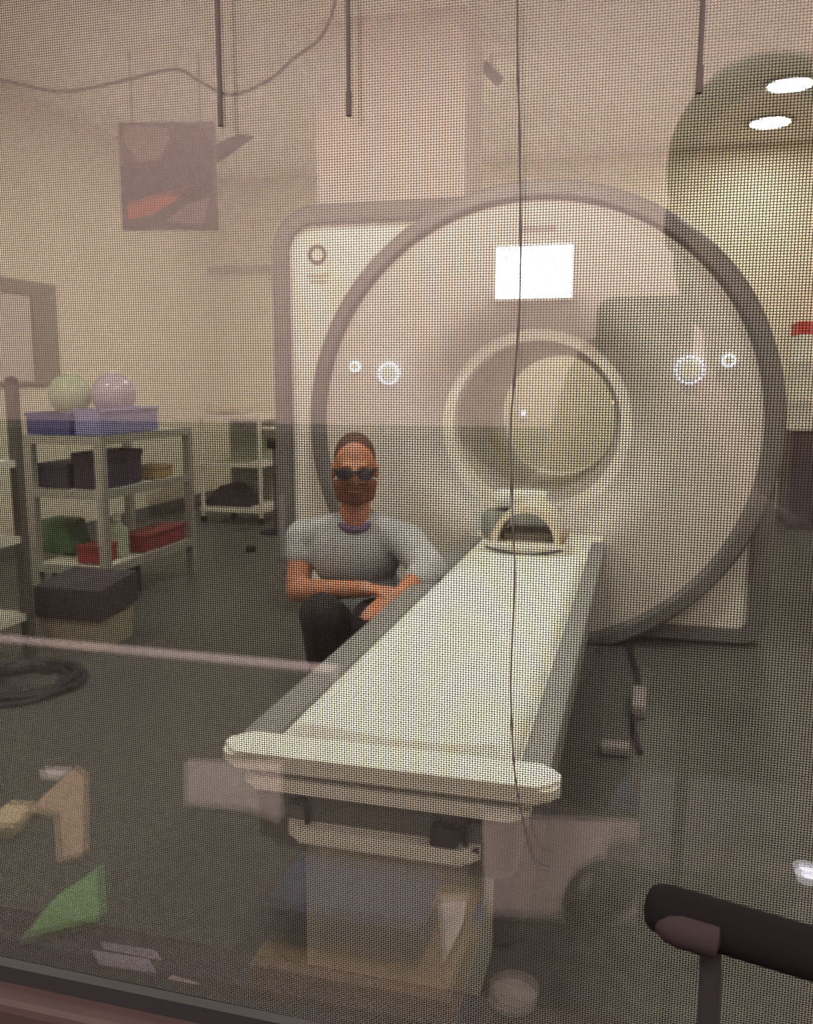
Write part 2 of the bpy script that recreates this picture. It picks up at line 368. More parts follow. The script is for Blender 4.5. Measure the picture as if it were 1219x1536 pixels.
# mattress under a white sheet: a real, slightly dished and creased pad
def mattress():
    b = B(); x0, x1, y0, y1 = TX0 + .085, TX1 - .065, TY0 + .045, 3.33; nx, ny = 22, 70; top = []
    rnd = random.Random(3)
    for j in range(ny + 1):
        row = []
        for i in range(nx + 1):
            u, v = i / nx, j / ny
            e = min(u, 1 - u, (v) * 6, (1 - v) * 6)
            z = TZ + .002 + .034 * min(1, e * 14) ** .5 - .012 * math.sin(PI * u) + .003 * math.sin(9 * v + 5 * u) * math.sin(4 * u + 21 * v) + .0035 * max(0, math.sin(7 * u + 3 * v * 9)) * (1 if v < .3 else .4)
            row.append(b.verts.new((x0 + (x1 - x0) * u, y0 + (y1 - y0) * v, z)))
        top.append(row)
    for j in range(ny):
        for i in range(nx): b.faces.new((top[j][i], top[j][i + 1], top[j + 1][i + 1], top[j + 1][i]))
    r = bmesh.ops.extrude_edge_only(b, edges=[e for e in b.edges if e.is_boundary])
    vs = [v for v in r['geom'] if isinstance(v, bmesh.types.BMVert)]
    for v in vs: v.co.z = TZ + .0005
    bmesh.ops.holes_fill(b, edges=[e for e in b.edges if e.is_boundary])
    return b
m_ = obj('mattress', mattress(), SHEET, t, True); m_['label'] = 'white creased sheet over the pad'
# head coil at the far end of the sheet
HX = (at(735, 850, 3.38).x + at(842, 850, 3.38).x) / 2; HY = 3.36
hc = thing('head_coil', 'cream arched head coil standing on the far end of the table', 'head coil', (HX, HY, TZ))
obj('cradle', slab(HX - .15, HX + .15, HY - .04, HY + .34, TZ + .001, TZ + .06, .05, .012), TABLEW, hc, True)
b = B(); n = 20; L = []
for rr, yy in ((.135, 0), (.135, .28), (.112, .28), (.112, 0)):
    L.append([b.verts.new((HX + rr * math.cos(PI * k / n), HY + yy, TZ + .06 + rr * 1.1 * math.sin(PI * k / n))) for k in range(n + 1)])
for j in range(4):
    for k in range(n): b.faces.new((L[j][k], L[j][k + 1], L[(j + 1) % 4][k + 1], L[(j + 1) % 4][k]))
for k in (0, n): b.faces.new([L[j][k] for j in range(4)])
obj('arch', b, mat('coil_cream', (.62, .58, .48), .4), hc, True)
for s in (-1, 1):
    b = B(); box(b, (HX + s * .135, HY + .12, TZ + .075), (.035, .2, .03), bev=.008); obj('hinge_block', b, mat('hinge_tan', (.36, .27, .18), .5), hc)
b = B(); box(b, (HX, HY + .17, TZ + .075), (.2, .2, .03), bev=.01); obj('neck_pad', b, mat('neck_pad_grey', (.22, .2, .17), .8), hc)
b = B(); tube(b, [(HX - .15 + .3 * k / 16, HY - .055, TZ + .052 - .024 * math.sin(PI * k / 16)) for k in range(17)], .006, 6); obj('strap', b, DARKG, hc)
# pillow and dark pad further inside the bore
pz = at(783, 722, 3.85); b = B(); box(b, (pz.x, 3.85, TZ + .06), (.34, .2, .12), bev=.03)
for v in b.verts: v.co.z = max(TZ + .002, v.co.z + .012 * math.sin(14 * v.co.x))
obj_p = obj('support_wedge', b, mat('wedge_grey', (.26, .27, .25), .8), None, True)
tag(obj_p, 'grey foam wedge on the table inside the bore', 'cushion')
b = B(); box(b, (pz.x, 3.84, TZ + .173), (.24, .14, .075), bev=.03)
fl = obj('folded_towel', b, SHEET, None, True); tag(fl, 'small folded white towel lying on the grey wedge in the bore', 'towel')

p = at(785, 620, YB - .02); il = thing('wall_indicator', 'small lit white indicator on the back wall seen through the bore', 'indicator', (p.x, YB, p.z))
obj('plate', span(B(), (p.x - .045, YB - .012, p.z - .06), (p.x + .045, YB - .001, p.z + .06), .004), TABLEW, il)
b = B(); lathe_y(b, [(.02, 0), (.02, -.012), (.001, -.012), (.001, 0)], (p.x, YB - .012, p.z), 14, False); obj('lamp', b, GLOW, il)
# black lead and grey plug on the floor by the gantry foot
q = [onz(*p, .012) for p in ((944, 958), (948, 985), (956, 1010), (958, 1040), (950, 1075), (952, 1100), (960, 1128))]
cb = thing('floor_lead', 'black lead with a pale plug lying on the floor by the gantry foot', 'cable', q[0])
def smooth_path(pts, k=6):
    out = []; n = len(pts)
    for i in range(n - 1):
        p0, p1, p2, p3 = pts[max(i - 1, 0)], pts[i], pts[i + 1], pts[min(i + 2, n - 1)]
        for j in range(k):
            s = j / k; out.append(.5 * ((2 * p1) + (p2 - p0) * s + (2 * p0 - 5 * p1 + 4 * p2 - p3) * s * s + (3 * p1 - p0 - 3 * p2 + p3) * s ** 3))
    out.append(pts[-1]); return out
obj('lead', tube(B(), smooth_path(q), .011, 8), BLACK, cb, True)
pp = onz(958, 1052, .03); b = B(); box(b, pp, (.055, .22, .05), bev=.012); obj('plug', b, mat('plug_grey', (.20, .19, .19), .6), cb)
pp = onz(922, 1122, .02); b = B(); box(b, pp, (.09, .06, .035), bev=.01)
tag(obj('foot_switch', b, mat('switch_grey', (.24, .22, .22), .5)), 'small grey foot switch on the floor right of the table', 'foot switch')
pp = onz(376, 823, .02); b = B(); lathe_z(b, [(.035, -.02), (.038, 0), (.03, .02), (.001, .024)], pp); tag(obj('door_stop', b, BLACK, None, True), 'small round black door stop on the bare floor', 'door stop')

# ------------------------------------------------------------------ shelf unit on the left
A = onz(170, 915, 0); Bk = onz(290, 858, 0); SX1 = (A.x + Bk.x) / 2; SY0, SY1 = A.y, Bk.y
SX0 = at(35, 655, SY0).x; stz = at(165, 655, SY0).z
su = thing('shelf_unit', 'pale three-tier metal shelf unit with blue trays on top', 'shelf', ((SX0 + SX1) / 2, (SY0 + SY1) / 2, 0))
zs = [stz, at(165, 738, SY0).z, at(165, 852, SY0).z]
for x in (SX0 + .02, SX1 - .02):
    for y in (SY0 + .02, SY1 - .02):
        b = B(); box(b, (x, y, stz / 2), (.045, .045, stz)); obj('post', b, METAL, su)
for z in zs:
    b = B(); span(b, (SX0 + .01, SY0 + .01, z - .035), (SX1 - .01, SY1 - .01, z - .005)); sb = obj('shelf_board', b, SHELFW, su)
    for a, c in (((SX0, SY0 - .004, z - .045), (SX1, SY0 + .008, z)), ((SX1 - .008, SY0, z - .045), (SX1 + .004, SY1, z))):
        e = obj('edge_rail', span(B(), a, c), METAL, sb); reparent(e, sb)
def crate(name, label, cat, x0, x1, y0, y1, z, h, m, rim=True):
    o = thing(name, label, cat, ((x0 + x1) / 2, (y0 + y1) / 2, z)); w = .012; b = B()
    for a, c in (((x0, y0, z), (x1, y1, z + w)), ((x0, y0, z + w), (x0 + w, y1, z + h)), ((x1 - w, y0, z + w), (x1, y1, z + h)), ((x0 + w, y0, z + w), (x1 - w, y0 + w, z + h)), ((x0 + w, y1 - w, z + w), (x1 - w, y1, z + h))): span(b, a, c)
    obj('tray_body', b, m, o)
    if rim:
        b = B(); tube(b, [(x0, y0, z + h), (x1, y0, z + h), (x1, y1, z + h), (x0, y1, z + h)], .012, 6, closed=True); obj('tray_rim', b, m, o)
    return o
z0 = zs[0] + .001
xa = at(42, 640, SY0 + .05).x; xb = at(108, 640, SY0 + .05).x; xc = at(200, 640, SY0 + .3).x
crate('plastic_tray', 'dark blue plastic tray at the left on top of the shelf unit', 'tray', xa, xb - .01, SY0 + .04, SY0 + .5, z0, .105, BLUE)
crate('plastic_tray', 'lilac blue plastic tray beside the dark blue tray', 'tray', xb + .01, SX1 - .04, SY0 + .06, SY0 + .62, z0, .125, LILAC)
for (px, py, r, lab, m, y) in ((105, 592, .115, 'pale green spherical test phantom in the dark blue tray', plastic_clear('phantom_green', (.42, .52, .36), .75), SY0 + .30),
                              (170, 592, .118, 'lilac spherical test phantom in the lilac tray', plastic_clear('phantom_lilac', (.42, .38, .46), .9), SY0 + .34)):
    p = at(px, py, y); ph = thing('test_phantom', lab, 'phantom', (p.x, y, z0 + .013), 'spherical phantoms on the shelf unit')
    hz = max(p.z - z0, r)
    b = B(); lathe_z(b, [(r * math.sin(PI * k / 16), hz - r * math.cos(PI * k / 16)) for k in range(17)], (p.x, y, z0), 32); obj('sphere', b, m, ph, True)
    b = B(); lathe_z(b, [(r * .55, .014), (r * .6, .03), (r * .45, max(hz - r * .8, .05))], (p.x, y, z0), 24); obj('stand', b, WHITE, ph, True)
    b = B(); lathe_z(b, [(.016, hz + r - .005), (.016, hz + r + .006), (.012, hz + r + .01)], (p.x, y, z0), 12); obj('filler_cap', b, WHITE, ph, True)
z1 = zs[1] + .001
def carton(name, label, cat, x0, x1, y0, y1, z, h, m, lid=True):
    o = thing(name, label, cat, ((x0 + x1) / 2, (y0 + y1) / 2, z))
    obj('box_body', span(B(), (x0, y0, z), (x1, y1, z + h * .86), .006), m, o)
    obj('lid', span(B(), (x0 - .006, y0 - .006, z + h * .80), (x1 + .006, y1 + .006, z + h), .005), m, o)
    return o
xd = at(60, 700, SY0 + .1).x; xe = at(110, 700, SY0 + .1).x
carton('storage_box', 'low dark purple box at the left on the middle shelf', 'box', xd, xe - .01, SY0 + .06, SY0 + .4, z1, .13, PURPLEB)
carton('storage_box', 'taller dark purple box behind the front post on the middle shelf', 'box', xe + .01, SX1 - .05, SY0 + .08, SY0 + .45, z1, .19, PURPLEB)
carton('storage_box', 'small tan box at the far end of the middle shelf', 'box', SX1 - .2, SX1 - .05, SY0 + .58, SY0 + .78, z1, .07, mat('tan_card', (.35, .25, .12), .7))
z2 = zs[2] + .001
xf = at(122, 826, SY0 + .1).x
carton('storage_box', 'small red box at the front of the lowest shelf', 'box', xf, xf + .14, SY0 + .06, SY0 + .22, z2, .095, RED)
carton('storage_box', 'long red box along the rear of the lowest shelf', 'box', SX1 - .19, SX1 - .03, SY0 + .40, SY0 + .86, z2, .10, RED)
b = B(); xg = at(85, 800, SY0 + .25).x; box(b, (xg, SY0 + .3, z2 + .1), (.24, .2, .2), bev=.05)
for v in b.verts: v.co.x += .02 * math.sin(30 * v.co.z)
tag(obj('soft_bag', b, GREENP, None, True), 'dark green soft bag on the lowest shelf', 'bag')
bt = thing('bottle', 'pale green plastic bottle standing behind the front post of the shelf unit', 'bottle', (SX1 - .13, SY0 + .3, z2))
b = B(); lathe_z(b, [(.055, 0), (.06, .02), (.06, .15), (.02, .19), (.02, .2)], (SX1 - .13, SY0 + .3, z2)); obj('bottle_body', b, mat('bottle_green', (.40, .46, .36), .4), bt, True)
b = B(); lathe_z(b, [(.024, .2), (.024, .235)], (SX1 - .13, SY0 + .3, z2)); obj('cap', b, WHITE, bt, True)
carton('floor_box', 'dark box standing on the floor under the shelf unit', 'box', SX1 - .42, SX1 - .07, SY0 + .1, SY0 + .42, .001, .2, mat('dark_card', (.05, .05, .05), .6))

# nearer rack at the very left edge
RP = onz(45, 985, 0); rz = at(10, 575, RP.y).z
rk = thing('storage_rack', 'grey metal storage rack cut by the left edge of the view', 'rack', (RP.x - .25, RP.y - .5, 0))
for x in (RP.x, RP.x - .5):
    for y in (RP.y, RP.y - 1.0):
        b = B(); box(b, (x, y, rz / 2), (.04, .04, rz)); pst = obj('post', b, mat('rack_post', (.10, .10, .09), .4), rk)
        b = B(); lathe_z(b, [(.026, rz), (.026, rz + .02), (.01, rz + .03)], (x, y, 0), 12); e = obj('post_cap', b, BLACK, pst); reparent(e, pst)
for py in (690, 803, 918):
    z = at(40, py, RP.y).z; b = B(); span(b, (RP.x - .51, RP.y - 1.01, z - .03), (RP.x + .01, RP.y + .01, z)); obj('shelf_board', b, SHELFW, rk)
z = at(40, 803, RP.y).z
carton('storage_box', 'olive box on the storage rack at the left edge', 'box', RP.x - .45, RP.x - .08, RP.y - .4, RP.y - .06, z + .001, .16, mat('olive_box', (.16, .14, .05), .6))
carton('storage_box', 'purple box on the upper board of the storage rack', 'box', RP.x - .45, RP.x - .1, RP.y - .4, RP.y - .08, at(40, 690, RP.y).z + .001, .1, PURPLEB)
# crate on the floor between rack and shelf unit
p0 = onz(60, 985, 0); p1 = onz(150, 975, 0)
cr = thing('linen_bin', 'beige bin with a dark folded lid between rack and shelf unit', 'bin', ((p0.x + p1.x) / 2, p0.y + .15, 0))
yy0 = p0.y + .1; xx0, xx1 = at(58, 925, yy0).x, at(150, 925, yy0).x
zt_ = at(60, 925, yy0).z
b = B(); prism(b, [Vector((xx0 + .03, yy0 + .02, 0)), Vector((xx1 - .03, yy0 + .02, 0)), Vector((xx1, yy0, zt_)), Vector((xx0, yy0, zt_))], Vector((0, .26, 0))); obj('bin_body', b, mat('beige_bin', (.42, .38, .30), .6), cr)
b = B(); prism(b, [Vector((xx0 - .01, yy0 - .012, zt_)), Vector((xx1 + .012, yy0 - .012, zt_)), Vector((xx1 + .012, yy0 + .28, zt_ + .03)), Vector((xx0 - .01, yy0 + .28, zt_ + .03))], Vector((0, 0, .14))); obj('bin_lid', b, mat('bin_lid_dark', (.055, .045, .055), .6), cr)
# coil of black cable on the floor
cc = (onz(0, 1035, 0) + onz(105, 1030, 0)) / 2
b = B(); pts = []
for k in range(120):
    a = 2 * PI * k / 26; r = .21 + .018 * math.sin(k * .37) - .001 * (k % 40)
    pts.append(cc + Vector((r * math.cos(a) - .05, r * 1.05 * math.sin(a), .016 + .007 * (k // 26) + .006 * math.sin(k * .8))))
ck = thing('cable_coil', 'black cable lying in loose loops on the floor at the left edge', 'cable', cc)
obj('cable', tube(B(), pts, .013, 6), BLACK, ck, True)
b = B(); tube(b, [cc + Vector((-.22 + .03 * k, -.03 + .02 * math.sin(k), .06 + .004 * k)) for k in range(12)], .022, 8); obj('connector', b, BLACK, ck, True)

# white trolley by the back wall
TYT = 7.1 * S
tx0, tx1 = at(306, 780, TYT).x, at(392, 780, TYT).x; tt = at(360, 620, TYT).z
tl = thing('trolley', 'white framed trolley with grey panels near the back wall', 'trolley', ((tx0 + tx1) / 2, TYT + .25, 0))
TR = mat('trolley_white', (.66, .62, .56), .4)
for x in (tx0, tx1):
    for y in (TYT, TYT + .55):
        b = B(); tube(b, [(x, y, .06), (x, y, tt)], .018, 8); obj('post', b, TR, tl, True)
        b = B(); lathe_y(b, [(.03, -.012), (.03, .012), (.001, .012), (.001, -.012)], (x, y, .031), 14); obj('wheel', b, BLACK, tl)
for z, th in ((tt - .02, .035), (.5, .02), (.13, .03)):
    b = B(); span(b, (tx0 - .02, TYT - .02, z - th), (tx1 + .02, TYT + .57, z)); obj('tray', b, TR, tl)
b = B(); span(b, (tx0 + .02, TYT + .5, .15), (tx1 - .02, TYT + .515, tt - .06)); obj('back_panel', b, mat('trolley_panel', (.34, .36, .30), .6), tl)
b = B(); tube(b, smooth_path([Vector((tx1 + .02, TYT + .03, tt - .12)), Vector((tx1 + .11, TYT + .03, tt - .12)), Vector((tx1 + .11, TYT + .5, tt - .12)), Vector((tx1 + .02, TYT + .5, tt - .12))], 5), .014, 8); obj('push_handle', b, TR, tl, True)
p = at(345, 606, TYT + .3); b = B(); box(b, (p.x, TYT + .3, tt + .031), (.34, .3, .1), bev=.035)
for v in b.verts: v.co.z = max(tt - .018, v.co.z + .025 * math.sin(9 * v.co.x))
tag(obj('folded_blanket', b, mat('blanket_beige', (.50, .45, .34), .9), None, True), 'beige folded blanket on top of the white trolley', 'blanket')
p = at(345, 765, TYT + .2); b = B(); prism(b, [Vector((p.x - .22, TYT + .08, .131)), Vector((p.x + .24, TYT + .08, .131)), Vector((p.x + .06, TYT + .08, .30)), Vector((p.x - .02, TYT + .08, .31))], Vector((0, .3, 0)))
tag(obj('wedge_cushion', b, mat('cushion_dark', (.05, .035, .045), .8)), 'dark triangular wedge cushion on the lowest tray of the trolley', 'cushion')
p = at(411, 665, TYT - .3); bk = thing('black_stand', 'black stand with a round head beside the white trolley', 'stand', (p.x, TYT - .3, 0))
b = B(); tube(b, [(p.x, TYT - .3, .02), (p.x, TYT - .3, p.z - .03)], .012, 8); obj('pole', b, DARKG, bk, True)
b = B(); lathe_z(b, [(.13, 0), (.13, .015), (.02, .03)], (p.x, TYT - .3, 0)); obj('base', b, BLACK, bk, True)
b = B(); box(b, (p.x, TYT - .3, p.z), (.11, .07, .09), bev=.02); obj('head', b, BLACK, bk, True)

# hanging picture panel and its dark wing
PY = 5.25 * S
c0, c1 = at(176, 190, PY), at(322, 190, PY * 1.03); zb = at(185, 345, PY).z; zt2 = at(176, 183, PY).z
pic = thing('hanging_picture', 'dark tilted picture panel with an orange streak hanging from the ceiling', 'picture', (c0.x, PY, zb))
ax = Vector((c1.x - c0.x, c1.y - c0.y, 0)); Wd = ax.length; ax.normalize(); nrm = Vector((ax.y, -ax.x, 0)); Hh = zt2 - zb
def pl3(u, v, dd=0): return c0 + ax * (u * Wd) + nrm * dd + Vector((0, 0, zb - c0.z + v * Hh))
def patch(poly, dd, th, m, name, par):
    b = B(); prism(b, [pl3(u, v, dd) for u, v in poly], -nrm * th); return obj(name, b, m, par)
panel = patch([(0, 0), (1, 0), (1, 1), (0, 1)], 0, .03, mat('canvas_mauve', (.06, .045, .045), .8, noise=.3, scale=5), 'canvas', pic)
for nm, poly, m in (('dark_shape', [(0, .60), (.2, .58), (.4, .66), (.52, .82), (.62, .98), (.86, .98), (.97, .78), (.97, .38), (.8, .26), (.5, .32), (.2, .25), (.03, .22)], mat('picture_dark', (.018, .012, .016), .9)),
                    ('orange_streak', [(.06, .10), (.3, .14), (.6, .30), (.72, .42), (.5, .36), (.25, .30), (.07, .26)], mat('picture_orange', (.34, .09, .035), .8)),
                    ('pale_curve', [(.06, .97), (.5, .95), (.56, .80), (.42, .66), (.2, .64), (.06, .82)], mat('picture_pale', (.17, .13, .12), .8)),
                    ('pale_patch', [(.45, .08), (.85, .05), (.92, .3), (.7, .24)], MATS['picture_pale'])):
    o = patch(poly, .004, .006, m, nm, panel); reparent(o, panel)
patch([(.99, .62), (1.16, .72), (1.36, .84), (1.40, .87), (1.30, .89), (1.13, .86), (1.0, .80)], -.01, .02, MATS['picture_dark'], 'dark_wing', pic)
for u in (.15, .85):
    a = pl3(u, 1, -.015); b = B(); tube(b, [a, Vector((a.x, a.y, ZC))], .004, 6); obj('hanger_wire', b, DARKG, pic)
# sagging wires under the ceiling
for k, (pts, Yw) in enumerate((([(-60, 95), (40, 128), (100, 137), (180, 122), (262, 104), (300, 122), (345, 142), (400, 122), (440, 88), (490, 42)], 4.0), )):
    q = [at(px, py, Yw) for px, py in pts]
    q = [q[0] + Vector((0, 0, ZC - q[0].z))] + q + [Vector((q[-1].x + .1, Yw, ZC))]
    tag(obj('ceiling_cable', tube(B(), smooth_path(q, 6), .009, 6), mat('cable_taupe', (.04, .032, .032), .7), None, True), 'thin taupe cable sagging in loops under the ceiling', 'cable')
p = at(737, 110, 5.9 * S); sp = thing('ceiling_sensor', 'small dark sensor hanging under the ceiling above the scanner', 'sensor', (p.x, p.y, ZC))
b = B(); tube(b, [(p.x, p.y, ZC), (p.x, p.y, p.z)], .012, 8); obj('stem', b, mat('sensor_grey', (.5, .46, .42), .5), sp)
b = B(); tube(b, [p + Vector((-.05, 0, .05)), p + Vector((.05, 0, -.05))], .035, 10); obj('sensor_head', b, mat('sensor_dark', (.07, .06, .07), .5), sp, True)
# framed board on the left wall
y0_, y1_ = None, None
def on_left(px, py):
    d = ray(px, py); return Vector((0, 0, H)) + d * (XL / d.x)
pA, pB = on_left(76, 428), on_left(62, 572)
bd = thing('notice_board', 'pale notice board in a grey-green frame on the left wall', 'board', (XL, pA.y, pB.z))
BY0, BY1, BZ0, BZ1 = pA.y - 1.3, pA.y, pB.z, pA.z
FR_ = mat('board_frame', (.20, .22, .16), .5)
b = B(); span(b, (XL, BY0, BZ0), (XL + .02, BY1 - .1, BZ1 - .06)); obj('board_panel', b, mat('board_pale', (.62, .56, .52), .6), bd)
for a, c in (((XL, BY1 - .26, BZ0 - .02), (XL + .04, BY1, BZ1)), ((XL, BY0, BZ1 - .09), (XL + .04, BY1 - .26, BZ1)), ((XL, BY0, BZ0 - .02), (XL + .04, BY1 - .26, BZ0))):
    obj('frame_bar', span(B(), a, c), FR_, bd)

# counter with boxes at the right edge, against the back wall
KY = YB - .62
def kx(px, py): return at(px, py, KY)
k0 = kx(1190, 640)
ct = thing('counter_unit', 'pale counter with dark cupboards below at the right edge by the back wall', 'counter', (k0.x + .6, KY + .3, 0))
obj('worktop', span(B(), (k0.x - .02, KY - .02, k0.z - .03), (k0.x + 1.2, YB - .02, k0.z), .005), SHELFW, ct)
obj('carcass', span(B(), (k0.x, KY + .02, .06), (k0.x + 1.18, YB - .02, k0.z - .03)), mat('cupboard_dark', (.07, .055, .07), .5), ct)
for k in range(3):
    dr = obj('door', span(B(), (k0.x + .01 + k * .39, KY, .09), (k0.x + .385 + k * .39, KY + .02, k0.z - .05), .003), MATS['cupboard_dark'], ct)
    b = B(); tube(b, [(k0.x + .34 + k * .39, KY - .015, k0.z - .28), (k0.x + .34 + k * .39, KY - .015, k0.z - .14)], .006, 6); e = obj('handle', b, METAL, dr); reparent(e, dr)
obj('kick_plate', span(B(), (k0.x + .02, KY + .05, 0), (k0.x + 1.16, YB - .02, .06)), BLACK, ct)
zt_k = k0.z + .001; tops = [600, 560, 520, 492]
for i, (h_, m, lab) in enumerate(((.20, mat('white_box_a', (.60, .58, .54), .6), 'grey-white box at the bottom of the stack on the counter'),
                                  (.17, mat('white_box_b', (.74, .73, .66), .6), 'white box second in the stack on the counter'),
                                  (.14, mat('white_box_c', (.66, .65, .6), .6), 'off-white box third in the stack on the counter'),
                                  (.20, mat('white_box_d', (.80, .80, .74), .6), 'bright white box under the red box on the counter'),
                                  (.10, mat('bright_red_box', (.55, .03, .03), .5), 'bright red box on top of the white stack at the right edge'))):
    carton('storage_box', lab, 'box', k0.x + .0 + .012 * (i % 2), k0.x + .6, KY + .04, KY + .45, zt_k, h_, m); zt_k += h_ + .001

# ------------------------------------------------------------------ ceiling lights of the scanner room
def downlight(x, y, label, watts=SCANNER_W, r=.15):
    o = thing('ceiling_downlight', label, 'light', (x, y, ZC), 'round ceiling downlights')
    b = B(); lathe_z(b, [(r + .03, -.012), (r + .03, 0), (r, 0), (r - .005, -.012)], (x, y, ZC - .001), 32); obj('trim_ring', b, METAL, o, True)
    b = B(); lathe_z(b, [(r - .01, -.014), (r - .01, -.004)], (x, y, ZC), 32); obj('lamp_lens', b, LAMP, o)
    area_light('lamp', (x, y, ZC - .03), 2 * r, watts, SCANNER_COL, o)
p = onz(1185, 125, ZC); downlight(p.x, p.y, 'nearer of the two lit round ceiling lights at the upper right', 10)
p = onz(1155, 182, ZC); downlight(p.x, p.y, 'farther of the two lit round ceiling lights at the upper right', 10)
for x, y, w_ in ((-3.0, 2.6, 'over the grey storage rack'), (-2.6, 1.3, 'over the floor left of the window'), (-.9, 2.9, 'over the crouching man'), (-.4, 1.5, 'over the foot of the patient table'), (1.2, 3.2, 'over the floor right of the gantry'), (1.6, 1.6, 'over the floor right of the window')):
    downlight(x, y, 'round ceiling light ' + w_)
p = onz(600, 140, ZC); downlight(p.x, p.y, 'added fill light hidden behind the boxed duct to brighten the back wall', 76)  # extra lamp added out of view to lift the back and left walls
# ------------------------------------------------------------------ people
SPH = {}
for lv in (2, 3):
    b = B(); bmesh.ops.create_icosphere(b, subdivisions=lv, radius=1); b.verts.index_update()
    SPH[lv] = ([v.co.copy() for v in b.verts], [tuple(v.index for v in f.verts) for f in b.faces]); b.free()
def blob(name, prims, m, parent, voxel=.008, smooth_it=6):
    vs, fs = [], []
    def ball(M, lv):
        V, Fc = SPH[lv]; i = len(vs); vs.extend([M @ v for v in V]); fs.extend([(x + i, y + i, z + i) for x, y, z in Fc])
    for p in prims:
        if p[0] == 'cap':
            _, a, c, r0, r1 = p; a, c = Vector(a), Vector(c); n = max(2, int((c - a).length / (min(r0, r1) * .5)) + 1)
            for k in range(n + 1):
                s = k / n; r = r0 + (r1 - r0) * s; ball(Matrix.Translation(a.lerp(c, s)) @ Matrix.Diagonal((r, r, r, 1)), 2)
        else:
            _, c, rad, axes = p
            ball(Matrix.Translation(Vector(c)) @ axes.to_4x4() @ Matrix.Diagonal((*rad, 1)), 3)
    me = bpy.data.meshes.new(name); me.from_pydata(vs, [], fs)
    tmp = bpy.data.objects.new(name + '_tmp', me); C.objects.link(tmp)
    r = tmp.modifiers.new('r', 'REMESH'); r.mode = 'VOXEL'; r.voxel_size = voxel
    s = tmp.modifiers.new('s', 'SMOOTH'); s.iterations = smooth_it; s.factor = .5
    dg = bpy.context.evaluated_depsgraph_get(); ev = tmp.evaluated_get(dg)
    me2 = bpy.data.meshes.new_from_object(ev); me2.name = name
    bpy.data.objects.remove(tmp); bpy.data.meshes.remove(me)
    me2.polygons.foreach_set('use_smooth', [True] * len(me2.polygons))
    me2.materials.clear(); me2.materials.append(m)
    o = bpy.data.objects.new(name, me2); C.objects.link(o); o.parent = parent
    o.matrix_parent_inverse = Matrix.Translation(-Vector(parent['_o'])); return o
I3 = Matrix.Identity(3)
def axes_of(fw, up=Vector((0, 0, 1))):
    fw = fw.normalized(); rt = fw.cross(up).normalized() * -1; up2 = fw.cross(rt) * 1
    if up2.z < 0: up2 = -up2
    return Matrix((rt, fw, up2)).transposed(), rt, fw, up2
def hand(prims, wrist, dirv, up, side, curl=.5, sc=1.0):
    d = dirv.normalized(); n = up.normalized(); s = d.cross(n).normalized() * side
    palm_end = wrist + d * .085 * sc
    for k in (-1.5, -.5, .5, 1.5): prims.append(('cap', wrist + s * .012 * k * sc, palm_end + s * .019 * k * sc, .015 * sc, .013 * sc))
    for k, ln in ((-1.5, .062), (-.5, .076), (.5, .082), (1.5, .072)):
        a = palm_end + s * .0215 * k * sc; d1 = (d - n * curl * .5).normalized(); e = a + d1 * ln * .5 * sc
        d2 = (d - n * curl * 1.6).normalized(); f = e + d2 * ln * .5 * sc
        prims.append(('cap', a, e, .0095 * sc, .009 * sc)); prims.append(('cap', e, f, .009 * sc, .0075 * sc))
    a = wrist + d * .02 * sc + s * .025 * sc; e = a + (d * .6 + s * .8 - n * .3) .normalized() * .045 * sc; f = e + (d - n * .5).normalized() * .035 * sc
    prims.append(('cap', a, e, .013 * sc, .011 * sc)); prims.append(('cap', e, f, .011 * sc, .008 * sc))
# --- the crouching man beside the table
PYC = 3.06
hc_ = at(532, 703, PYC - .06)
toc = (Vector((0, 0, H)) - hc_); toc.z = 0; toc.normalize()
AX, RT, FW, UP = axes_of(toc + Vector((0, 0, -.06)))
IR = -RT if RT.dot(R_) < 0 else RT           # image-right
def hp(a, b_, c): return hc_ + IR * a + UP * b_ + FW * c
man = thing('person', 'crouching bearded man in a grey t-shirt and dark glasses beside the table', 'person', onz(490, 1010, 0))
neck = at(532, 768, PYC - .02)
shR, shL = at(456, 806, PYC), at(610, 812, PYC + .03)
elR, wrR = at(446, 886, PYC - .08), at(548, 884, PYC - .30)
elL, wrL = at(642, 852, PYC - .16), at(598, 896, PYC - .32)
chest, belly, pelv = at(534, 825, PYC + .02), at(540, 890, PYC + .06), at(545, 950, PYC + .14)
hipR, hipL = pelv + IR * -.10, pelv + IR * .10
knR = at(482, 922, PYC - .32); anR = onz(480, 985, .10) ; knL = at(560, 930, PYC - .28); anL = onz(556, 1000, .10)
prims = []
E = lambda c, r: prims.append(('ell', c, r, AX))
E(hp(0, .028, -.012), (.076, .094, .098)); E(hp(0, -.045, .010), (.062, .075, .085)); E(hp(0, -.075, .035), (.048, .05, .05))
E(hp(0, -.012, .088), (.014, .022, .034)); E(hp(0, .022, .076), (.052, .016, .012))
for s in (-1, 1): E(hp(s * .081, -.012, -.012), (.010, .02, .033)); E(hp(s * .036, -.02, .066), (.022, .016, .018))
prims.append(('cap', hp(0, -.08, -.02), neck + Vector((0, 0, -.03)), .056, .062))
prims.append(('cap', shR, shL, .06, .06)); E(chest, (.165, .10, .15)); E(belly, (.155, .11, .13)); E(pelv, (.15, .12, .11))
for sh, el, wr in ((shR, elR, wrR), (shL, elL, wrL)):
    prims.append(('cap', sh, el, .056, .048)); prims.append(('cap', el, wr, .048, .031)); prims.append(('cap', neck + UP * -.06, sh, .045, .05))
for hip, kn, an in ((hipR, knR, anR), (hipL, knL, anL)):
    prims.append(('cap', hip, kn, .078, .055)); prims.append(('cap', kn, an, .052, .036)); prims.append(('cap', an, an + Vector((FW.x, FW.y, 0)) * .14 + Vector((0, 0, -.06)), .035, .03))
